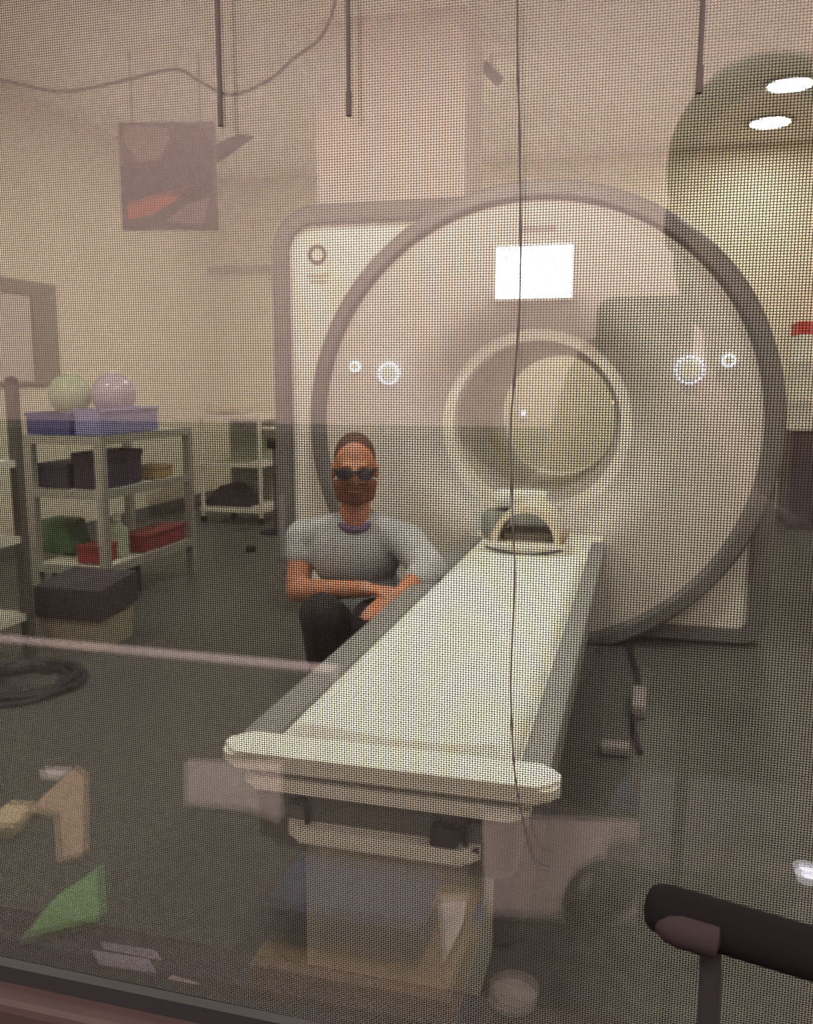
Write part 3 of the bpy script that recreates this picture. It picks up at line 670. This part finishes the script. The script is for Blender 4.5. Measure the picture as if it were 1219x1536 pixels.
hand(prims, wrR, (at(600, 888, PYC - .36) - wrR), Vector((0, 0, 1)), -1, .55)
hand(prims, wrL, (at(562, 912, PYC - .42) - wrL), Vector((0, 0, 1)), 1, .45)
bodyo = blob('body', prims, SKIN, man, .0075, 3)
# t-shirt
pr = [('cap', shR, chest + UP * .06, .07, .085), ('cap', shL, chest + UP * .06, .07, .085), ('cap', neck + UP * -.055 + IR * -.05, shR, .058, .07), ('cap', neck + UP * -.055 + IR * .05, shL, .058, .07), ('ell', chest, (.182, .118, .165), AX), ('ell', belly, (.17, .128, .15), AX), ('ell', pelv + UP * .05, (.165, .13, .09), AX)]
for sh, el, k in ((shR, elR, .30), (shL, elL, 1.0)): pr.append(('cap', sh, sh.lerp(el, k), .074, .066))
pr.append(('cap', elL, elL.lerp(wrL, .35), .066, .052)); pr.append(('cap', neck + UP * -.075, chest + UP * .08, .06, .10))
blob('t_shirt', pr, TEE, man, .009, 6)
ncb = neck + UP * -.022
blob('collar', [('cap', ncb + IR * .066 * math.cos(2 * PI * k / 24) + FW * (.062 * math.sin(2 * PI * k / 24) + .006) + UP * (-.030 * math.sin(2 * PI * k / 24)), ncb + IR * .066 * math.cos(2 * PI * (k + 1) / 24) + FW * (.062 * math.sin(2 * PI * (k + 1) / 24) + .006) + UP * (-.030 * math.sin(2 * PI * (k + 1) / 24)), .014, .014) for k in range(24)], TEEIN, man, .006, 2)
# trousers
pr = [('ell', pelv, (.165, .135, .12), AX)]
for hip, kn, an in ((hipR, knR, anR), (hipL, knL, anL)):
    pr.append(('cap', hip, kn, .105, .082)); pr.append(('cap', kn, an, .080, .060))
blob('trousers', pr, PANTS, man, .01, 5)
for an in (anR, anL):
    f2 = Vector((FW.x, FW.y, 0)); blob('shoe', [('cap', Vector((an.x, an.y, .05)) - f2 * .05, Vector((an.x, an.y, .042)) + f2 * .17, .048, .040)], BLACK, man, .009, 3)
# hair cap, beard, glasses, mouth
blob('hair', [('ell', hp(0, .036, -.020), (.0785, .0935, .098), AX)], HAIR, man, .008, 2)
br = []
for k in range(13):
    a = -PI / 2 + PI * k / 12; x = .066 * math.sin(a); c_ = .062 * math.cos(a) - .004
    br.append(('cap', hp(x, -.052, c_ + .012), hp(x * .8, -.098, c_ * .85 + .014), .018, .022))
for k in range(7):
    x = -.036 + .012 * k; br.append(('cap', hp(x, -.052 - .0004 * abs(x) * 200, .088 - 9 * x * x), hp(x, -.056, .09 - 9 * x * x), .009, .009))
br.append(('ell', hp(0, -.098, .058), (.044, .032, .032), AX))
blob('beard', br, BEARDM, man, .0065, 3)
blob('mouth', [('cap', hp(-.024, -.066, .096), hp(0, -.069, .102), .006, .008), ('cap', hp(0, -.069, .102), hp(.024, -.066, .096), .008, .006)], LIPS, man, .004, 1)
gl = thing('glasses_root', '', '', (0, 0, 0)); bpy.data.objects.remove(gl)
b = B()
for s in (-1, 1):
    tube(b, [hp(s * .072, .002, .066), hp(s * .080, .002, .02), hp(s * .083, -.002, -.03)], .0045, 6)
tube(b, [hp(-.072, .008, .068), hp(-.04, .012, .098), hp(0, .006, .112), hp(.04, .012, .098), hp(.072, .008, .068)], .0055, 6)
gfr = obj('glasses', b, BLACK, man, True)
for s in (-1, 1):
    b = B(); pts = []
    for u, v in ((.01, .010), (.04, .014), (.070, .010), (.068, -.014), (.052, -.028), (.026, -.028), (.012, -.012)): pts.append(hp(s * u, v, .114 - 6.5 * u * u * 1.2))
    prism(b, pts, FW * .006); e = obj('lens', b, LENS, gfr); reparent(e, gfr)

# ------------------------------------------------------------------ control room side
DZ = H - .5
dk = thing('control_desk', 'dark control-room desk with a pale edge along the window', 'desk', (-.3, 0, 0))
DESK = mat('dark_desk_top', (.022, .017, .016), .6, noise=.2, scale=12)
b = B(); prism(b, [Vector(p) for p in ((-1.3, WINY - .005, DZ - .03), (-1.3, -.66, DZ - .03), (-.5, -.66, DZ - .03), (-.5, -.30, DZ - .03), (.9, -.30, DZ - .03), (.9, WINY - .005, DZ - .03))], Vector((0, 0, .03))); obj('desktop', b, DESK, dk)
obj('edge_strip', span(B(), (-1.3, -.70, DZ - .04), (-.5, -.66, DZ + .004), .004), mat('pale_edging', (.60, .52, .52), .5), dk)
for x, y in ((-1.25, -.6), (-1.25, .25), (-.55, -.6), (.85, .25), (.85, -.25)):
    b = B(); box(b, (x, y, (DZ - .03) / 2), (.05, .05, DZ - .03)); obj('leg', b, METAL, dk)
PAPER = mat('white_paper', (.75, .70, .68), .8); BEIGE = mat('beige_paper', (.55, .40, .26), .8); GREENF = mat('green_folder', (.16, .42, .13), .7)
def sheet(name, label, cat, pix, m, th=.003, lift=0.0, wav=.0):
    b = B(); prism(b, [refl(px, py, DZ) + Vector((0, 0, .0005 + lift)) for px, py in pix], Vector((0, 0, th))); return tag(obj(name, b, m), label, cat)
sheet('paper_sheet', 'beige crumpled paper on the desk mirrored at the lower left', 'paper', [(85, 1300), (125, 1290), (125, 1170), (108, 1158), (40, 1222), (80, 1230)], BEIGE, .004)
sheet('paper_sheet', 'small white paper behind the beige paper on the desk', 'paper', [(58, 1158), (100, 1160), (86, 1174), (62, 1172)], PAPER)
sheet('green_folder', 'green folder lying on the desk mirrored at the lower left', 'folder', [(30, 1420), (150, 1390), (146, 1312), (75, 1362)], GREENF, .006)
sheet('paper_sheet', 'narrow lilac-white paper strip at the window edge of the desk', 'paper', [(138, 1430), (150, 1452), (236, 1466), (224, 1444)], mat('lilac_paper', (.55, .53, .68), .8))
sheet('paper_sheet', 'cream paper corner beside the lilac-white strip on the desk', 'paper', [(236, 1486), (258, 1468), (300, 1480), (264, 1514)], mat('cream_paper', (.75, .66, .60), .8))
b = B(); prism(b, [refl(px, py, DZ) + Vector((0, 0, .004)) for px, py in ((-30, 1262), (20, 1262), (44, 1228), (8, 1226))], Vector((0, 0, .012))); tag(obj('sticky_notes', b, mat('cream_notes', (.80, .66, .36), .7)), 'cream pad of sticky notes on the dark desk', 'note pad')
sheet('paper_sheet', 'pale sheet of paper lying across the middle of the desk', 'paper', [(275, 1146), (275, 1212), (372, 1222), (420, 1240), (420, 1150)], mat('dull_paper', (.42, .36, .35), .8))
# stack of blue and tan binders
for lab, m, zb_, hh, pL, pR, yA, yB in (('navy binder at the bottom of the pile on the control desk', mat('navy_binder', (.05, .07, .19), .5), .001, .036, 400, 705, 1330, 1560),
                                  ('tan binder in the middle of the pile on the control desk', mat('tan_binder', (.30, .20, .11), .6), .038, .036, 405, 700, 1320, 1480),
                                  ('blue binder on top of the pile on the control desk', mat('blue_binder', (.035, .055, .14), .5), .075, .028, 403, 650, 1305, 1385)):
    zz = DZ + zb_; o = thing('binder', lab, 'binder', (refl(550, 1400, zz + hh).x, refl(550, 1400, zz + hh).y, zz), 'binders on the control desk')
    ya, yb_ = refl(550, yA, zz + hh).y, refl(550, yB, zz + hh).y; x0, x1 = refl(pL, (yA + yB) / 2, zz + hh).x, refl(pR, (yA + yB) / 2, zz + hh).x
    obj('cover', span(B(), (x0, ya, zz), (x1, yb_, zz + .004)), m, o); obj('cover', span(B(), (x0, ya, zz + hh - .004), (x1, yb_, zz + hh)), m, o)
    obj('spine', span(B(), (x0, yb_ - .004, zz + .004), (x1, yb_, zz + hh - .004)), m, o)
    obj('pages', span(B(), (x0 + .006, ya + .006, zz + .004), (x1 - .006, yb_ - .006, zz + hh - .004)), PAPER, o)
b = B(); prism(b, [refl(px, py, DZ + .0755) for px, py in ((655, 1362), (700, 1358), (692, 1400), (665, 1450))], Vector((0, 0, .004)))
tag(obj('note_card', b, PAPER), 'white pointed card lying on the binder pile', 'card')
# mouse pad, mouse, disc
sheet('mouse_pad', 'pale mouse pad on the desk mirrored at the lower right', 'mouse pad', [(722, 1232), (958, 1240), (962, 1392), (725, 1380)], mat('pad_pale', (.46, .38, .36), .8), .004)
mc = refl(900, 1328, DZ + .02); ms = thing('computer_mouse', 'dark oval computer mouse on the pale mouse pad', 'mouse', (mc.x, mc.y, DZ + .005))
b = B(); r = bmesh.ops.create_uvsphere(b, u_segments=24, v_segments=12, radius=1, matrix=Matrix.Translation((mc.x, mc.y, DZ + .006)) @ Matrix.Rotation(.45, 4, 'Z') @ Matrix.Diagonal((.029, .052, .032, 1)))
for v in b.verts: v.co.z = max(v.co.z, DZ + .0055)
obj('mouse_body', b, BLACK, ms, True)
b = B(); box(b, (mc.x - .012, mc.y + .028, DZ + .031), (.007, .02, .012), rz=.45, bev=.002); obj('scroll_wheel', b, METAL, ms)
cd = refl(768, 1505, DZ); b = B(); lathe_z(b, [(.017, 0), (.020, .003), (.020, .006), (.017, .007), (.015, .005), (.001, .005)], (cd.x, cd.y, DZ + .001), 40)
tag(obj('coaster', b, mat('pale_coaster', (.66, .58, .57), .4), None, True), 'pale round coaster lying on the desk near the window', 'coaster')
# desk phone / intercom console
q0, q1 = refl(955, 1405, DZ), refl(1260, 1290, DZ)
ic = thing('intercom_console', 'dark intercom console with a lit round button on the desk', 'intercom', (q0.x + .1, q0.y - .09, DZ))
ix0, ix1, iy1, iy0 = q0.x, q0.x + .20, q0.y + .0, -.26
b = B(); prism(b, [Vector((ix0, iy1, DZ + .001)), Vector((ix0, iy1, DZ + .03)), Vector((ix0, iy0, DZ + .075)), Vector((ix0, iy0, DZ + .001))], Vector((ix1 - ix0, 0, 0))); bmesh.ops.bevel(b, geom=b.edges[:], offset=.006, segments=2, affect='EDGES'); obj('console_body', b, DARKG, ic, True)
hs = obj('handset', box(B(), (ix0 + .05, iy1 + .005, DZ + .07), (.16, .045, .035), rz=-.1, bev=.014), mat('handset_mauve', (.15, .115, .12), .5), ic, True)
b = B(); lathe_z(b, [(.012, .066), (.012, .07), (.007, .07), (.007, .066)], (refl(1213, 1312, DZ + .07).x, refl(1213, 1312, DZ + .07).y, DZ), 24); e = obj('lit_button', b, GLOW, ic); e['label'] = 'glowing white round button'
# desk microphone standing close to the glass
MYc = .25; m0, m1 = at(975, 1358, MYc), at(1250, 1440, MYc); mid = m0.lerp(m1, .32)
mk = thing('desk_microphone', 'dark bar-shaped desk microphone on a thin stem close to the glass at the lower right', 'microphone', (mid.x, MYc, DZ))
b = B(); tube(b, [m0.lerp(m1, k) for k in (-.03, -.02, .0, .03, .08, .15, .4, .7, 1.0)], [.002, .004, .0058, .0068, .0073, .0075, .0075, .0075, .0075], 16); obj('microphone_bar', b, mat('microphone_dark', (.004, .003, .0035), .95, spec=.12), mk, True)
b = B(); tube(b, [m0.lerp(m1, k) + Vector((0, -.0045, -.0015)) for k in (.02, .04, .09, .16, .36, .38)], [.001, .003, .0048, .0056, .0056, .003], 12); obj('grille_band', b, mat('grille_mauve', (.02, .014, .015), .9, spec=.15), mk, True)
b = B(); tube(b, smooth_path([mid, mid + Vector((.002, 0, -.03)), mid + Vector((.0, 0, -.15)), Vector((mid.x, MYc, DZ + .012))], 5), .0032, 8); obj('stem', b, BLACK, mk, True)
b = B(); lathe_z(b, [(.045, .0005), (.045, .008), (.03, .014), (.004, .016)], (mid.x, MYc, DZ)); obj('base', b, BLACK, mk, True)
# low cabinets on the far side of the control room
cz = reflY(680, 652, 2 * WINY - CYB - .36).z
cu = thing('low_cabinet', 'long dark low cabinet along the rear wall of the control room', 'cabinet', (-.4, CYB + .18, 0))
obj('cabinet_body', span(B(), (-2.3, CYB + .005, 0), (1.8, CYB + .36, cz - .025)), mat('cabinet_dark', (.014, .012, .012), .6), cu)
obj('cabinet_top', span(B(), (-2.32, CYB + .005, cz - .025), (1.82, CYB + .38, cz)), mat('cabinet_dark_top', (.016, .014, .014), .6), cu)
for k in range(8):
    dr = obj('door', span(B(), (-2.28 + .51 * k, CYB + .36, .05), (-1.79 + .51 * k, CYB + .378, cz - .04), .003), MATS['cabinet_dark'], cu)
    b = B(); tube(b, [(-1.85 + .51 * k, CYB + .395, cz - .3), (-1.85 + .51 * k, CYB + .395, cz - .15)], .006, 6); e = obj('handle', b, METAL, dr); reparent(e, dr)
# ceiling panels of the control room
for x, w_ in ((-1.3, 'left'), (-.1, 'middle'), (1.1, 'right')):
    o = thing('ceiling_panel_light', w_ + ' one of three square ceiling light panels in the control room', 'light', (x, -.75, CZ), 'control-room ceiling panels')
    obj('panel_frame', span(B(), (x - .31, -1.06, CZ - .015), (x + .31, -.44, CZ - .0005)), METAL, o)
    obj('diffuser', span(B(), (x - .28, -1.03, CZ - .018), (x + .28, -.47, CZ - .014)), mat('panel_diffuser', (.9, .88, .86), .5, emit=(1, .9, .87), estr=4), o)
    area_light('lamp', (x, -.75, CZ - .03), .55, CONTROL_W, CONTROL_COL, o, disk=False)
# blind above the window with its cords
bl = thing('window_blind', 'raised grey blind above the window with cords hanging down', 'blind', (-.15, WINY - .04, WZ1))
obj('head_rail', span(B(), (WX0, WINY - .07, WZ1 - .02), (WX1, WINY - .022, WZ1 + .06), .006), mat('blind_grey', (.4, .38, .36), .5), bl)
CORD = mat('taupe_cord', (.05, .038, .036), .8)
CYP = WINY - .0013
for px, py in ((331, 185), (523, 170), (1048, 135)):
    p = at(px, py, CYP); b = B(); tube(b, [(p.x, CYP, p.z), (p.x, CYP, WZ1 - .02)], .0009, 8)
    cd_ = obj('pull_cord', b, CORD, bl)
    b = B(); tube(b, [(p.x, CYP, p.z - .001), (p.x, CYP, p.z + .008)], .00115, 8); e = obj('cord_end', b, CORD, cd_); reparent(e, cd_)
q = [at(px, py, CYP) for px, py in ((776, 0), (779, 200), (780, 430), (772, 560), (766, 640), (768, 760), (772, 860), (768, 960), (766, 1040), (771, 1150))]
q = [Vector((q[0].x, CYP, WZ1 - .02 - .05 * k)) for k in range(10)] + q + [at(px, py, CYP) for px, py in ((782, 1220), (800, 1290), (824, 1306))]
obj('long_cord', tube(B(), smooth_path(q, 5), .00042, 6), CORD, bl, True)
# --- the photographer, mirrored in the glass
hx, hy, hz = .10, -.25, H + .165
ph_ = thing('person', 'seated photographer in a taupe jumper holding up a phone, mirrored in the glass', 'person', (.15, -.6, 0))
AX2, RT2, FW2, UP2 = axes_of(Vector((-.1, 1, -.05)))
h2 = Vector((hx, hy, hz))
def kp(a, b_, c): return h2 + RT2 * a + UP2 * b_ + FW2 * c
shl, shr = Vector((-.06, -.50, H - .10)), Vector((.36, -.50, H - .10))
ell, wrl = Vector((-.10, -.34, H - .33)), Vector((-.066, -.075, H - .115))
elr, wrr = Vector((.36, -.30, H - .33)), Vector((.085, -.075, H - .13))
pv = Vector((.16, -.62, .52)); ch = Vector((.15, -.53, H - .25))
prims = []
def E2(c, r): prims.append(('ell', c, r, AX2))
E2(kp(0, .028, -.012), (.078, .096, .10)); E2(kp(0, -.045, .01), (.062, .076, .085)); E2(kp(0, -.078, .035), (.045, .05, .045)); E2(kp(0, -.012, .088), (.014, .022, .034))
for s in (-1, 1): E2(kp(s * .081, -.01, -.01), (.01, .02, .033))
prims.append(('cap', kp(0, -.08, -.03), Vector((.14, -.45, H - .06)), .055, .065))
prims += [('cap', shl, shr, .06, .06), ('ell', ch, (.18, .11, .2), I3), ('ell', pv, (.17, .14, .14), I3), ('cap', ch, pv, .13, .13)]
for sh, el, wr in ((shl, ell, wrl), (shr, elr, wrr)): prims += [('cap', sh, el, .05, .042), ('cap', el, wr, .042, .028)]
for s in (-1, 1):
    hp_, kn = pv + Vector((s * .1, 0, 0)), Vector((pv.x + s * .13, -.2, .50)); an = Vector((kn.x, -.22, .09))
    prims += [('cap', hp_, kn, .085, .06), ('cap', kn, an, .055, .04), ('cap', an, an + Vector((0, .16, -.05)), .038, .03)]
hand(prims, wrl, Vector((.012, .035, .1)), Vector((.9, -.3, 0)), 1, -.25); hand(prims, wrr, Vector((-.03, .035, .1)), Vector((-.9, -.3, 0)), -1, -.25)
blob('body', prims, mat('skin_tanned', (.20, .11, .08), .6), ph_, .009, 3)
pr = [('cap', shl, shr, .075, .075), ('ell', ch, (.2, .13, .22), I3), ('cap', ch, pv, .16, .165)]
for sh, el, wr in ((shl, ell, wrl), (shr, elr, wrr)): pr += [('cap', sh, el, .07, .056), ('cap', el, el.lerp(wr, 1.05), .056, .040)]
blob('jumper', pr, mat('taupe_jumper', (.17, .15, .145), .9, noise=.2, scale=60), ph_, .012, 5)
pr = [('ell', pv, (.185, .155, .13), I3)]
for s in (-1, 1):
    hp_, kn = pv + Vector((s * .1, 0, 0)), Vector((pv.x + s * .13, -.2, .50)); pr += [('cap', hp_, kn, .098, .075), ('cap', kn, Vector((kn.x, -.22, .13)), .072, .056)]
blob('jeans', pr, mat('blue_jeans', (.05, .07, .14), .9), ph_, .012, 5)
blob('hair', [('ell', kp(0, .045, -.028), (.092, .10, .10), AX2), ('ell', kp(0, -.03, -.06), (.085, .07, .11), AX2)], mat('dark_hair', (.02, .016, .014), .7), ph_, .008, 3)
for s in (-1, 1):
    an = Vector((pv.x + s * .13, -.22, .05)); blob('shoe', [('cap', an - Vector((0, .05, 0)), an + Vector((0, .18, -.008)), .048, .042)], BLACK, ph_, .01, 3)
p_ = thing('smartphone', 'dark smartphone held up to the window by the photographer', 'phone', (0, -.012, H - .08))
obj('phone_body', slab(-.038, .033, -.086, .062, -.006, .003, .012, .002), BLACK, p_).matrix_parent_inverse = Matrix.Translation(-Vector(p_['_o'])) @ Matrix.Translation((0, -.012, H)) @ Matrix.Rotation(PI / 2, 4, 'X')
b = B(); lathe_y(b, [(.006, 0), (.006, .003), (.003, .003), (.003, 0)], (0, -.009, H), 16); obj('camera_lens', b, LENS, p_)
b = B(); lathe_y(b, [(.003, 0), (.003, .002), (.0005, .002), (.0005, 0)], (.016, -.009, H), 12); obj('flash', b, WHITE, p_)
ch_ = thing('office_chair', 'dark office chair under the seated photographer', 'chair', (.16, -.62, 0))
obj('seat', slab(-.09, .41, -.86, -.38, .29, .36, .08, .02), DARKG, ch_, True)
b = B(); box(b, (.16, -.86, .75), (.42, .06, .5), bev=.025); obj('backrest', b, DARKG, ch_, True)
b = B(); tube(b, [(.16, -.86, .36), (.16, -.885, .55)], .02, 8); obj('back_stem', b, BLACK, ch_)
b = B(); tube(b, [(.16, -.62, .08), (.16, -.62, .30)], .028, 12); obj('gas_column', b, METAL, ch_)
for k in range(5):
    a = 2 * PI * k / 5 + .3; e_ = Vector((.16 + .28 * math.cos(a), -.62 + .28 * math.sin(a), .065))
    b = B(); tube(b, [(.16, -.62, .09), e_], .016, 8); obj('base_arm', b, BLACK, ch_)
    b = B(); lathe_y(b, [(.028, -.012), (.028, .012), (.001, .012), (.001, -.012)], (e_.x, e_.y, .029), 12); obj('castor', b, BLACK, ch_)
for o in bpy.data.objects:
    if '_o' in o: del o['_o']
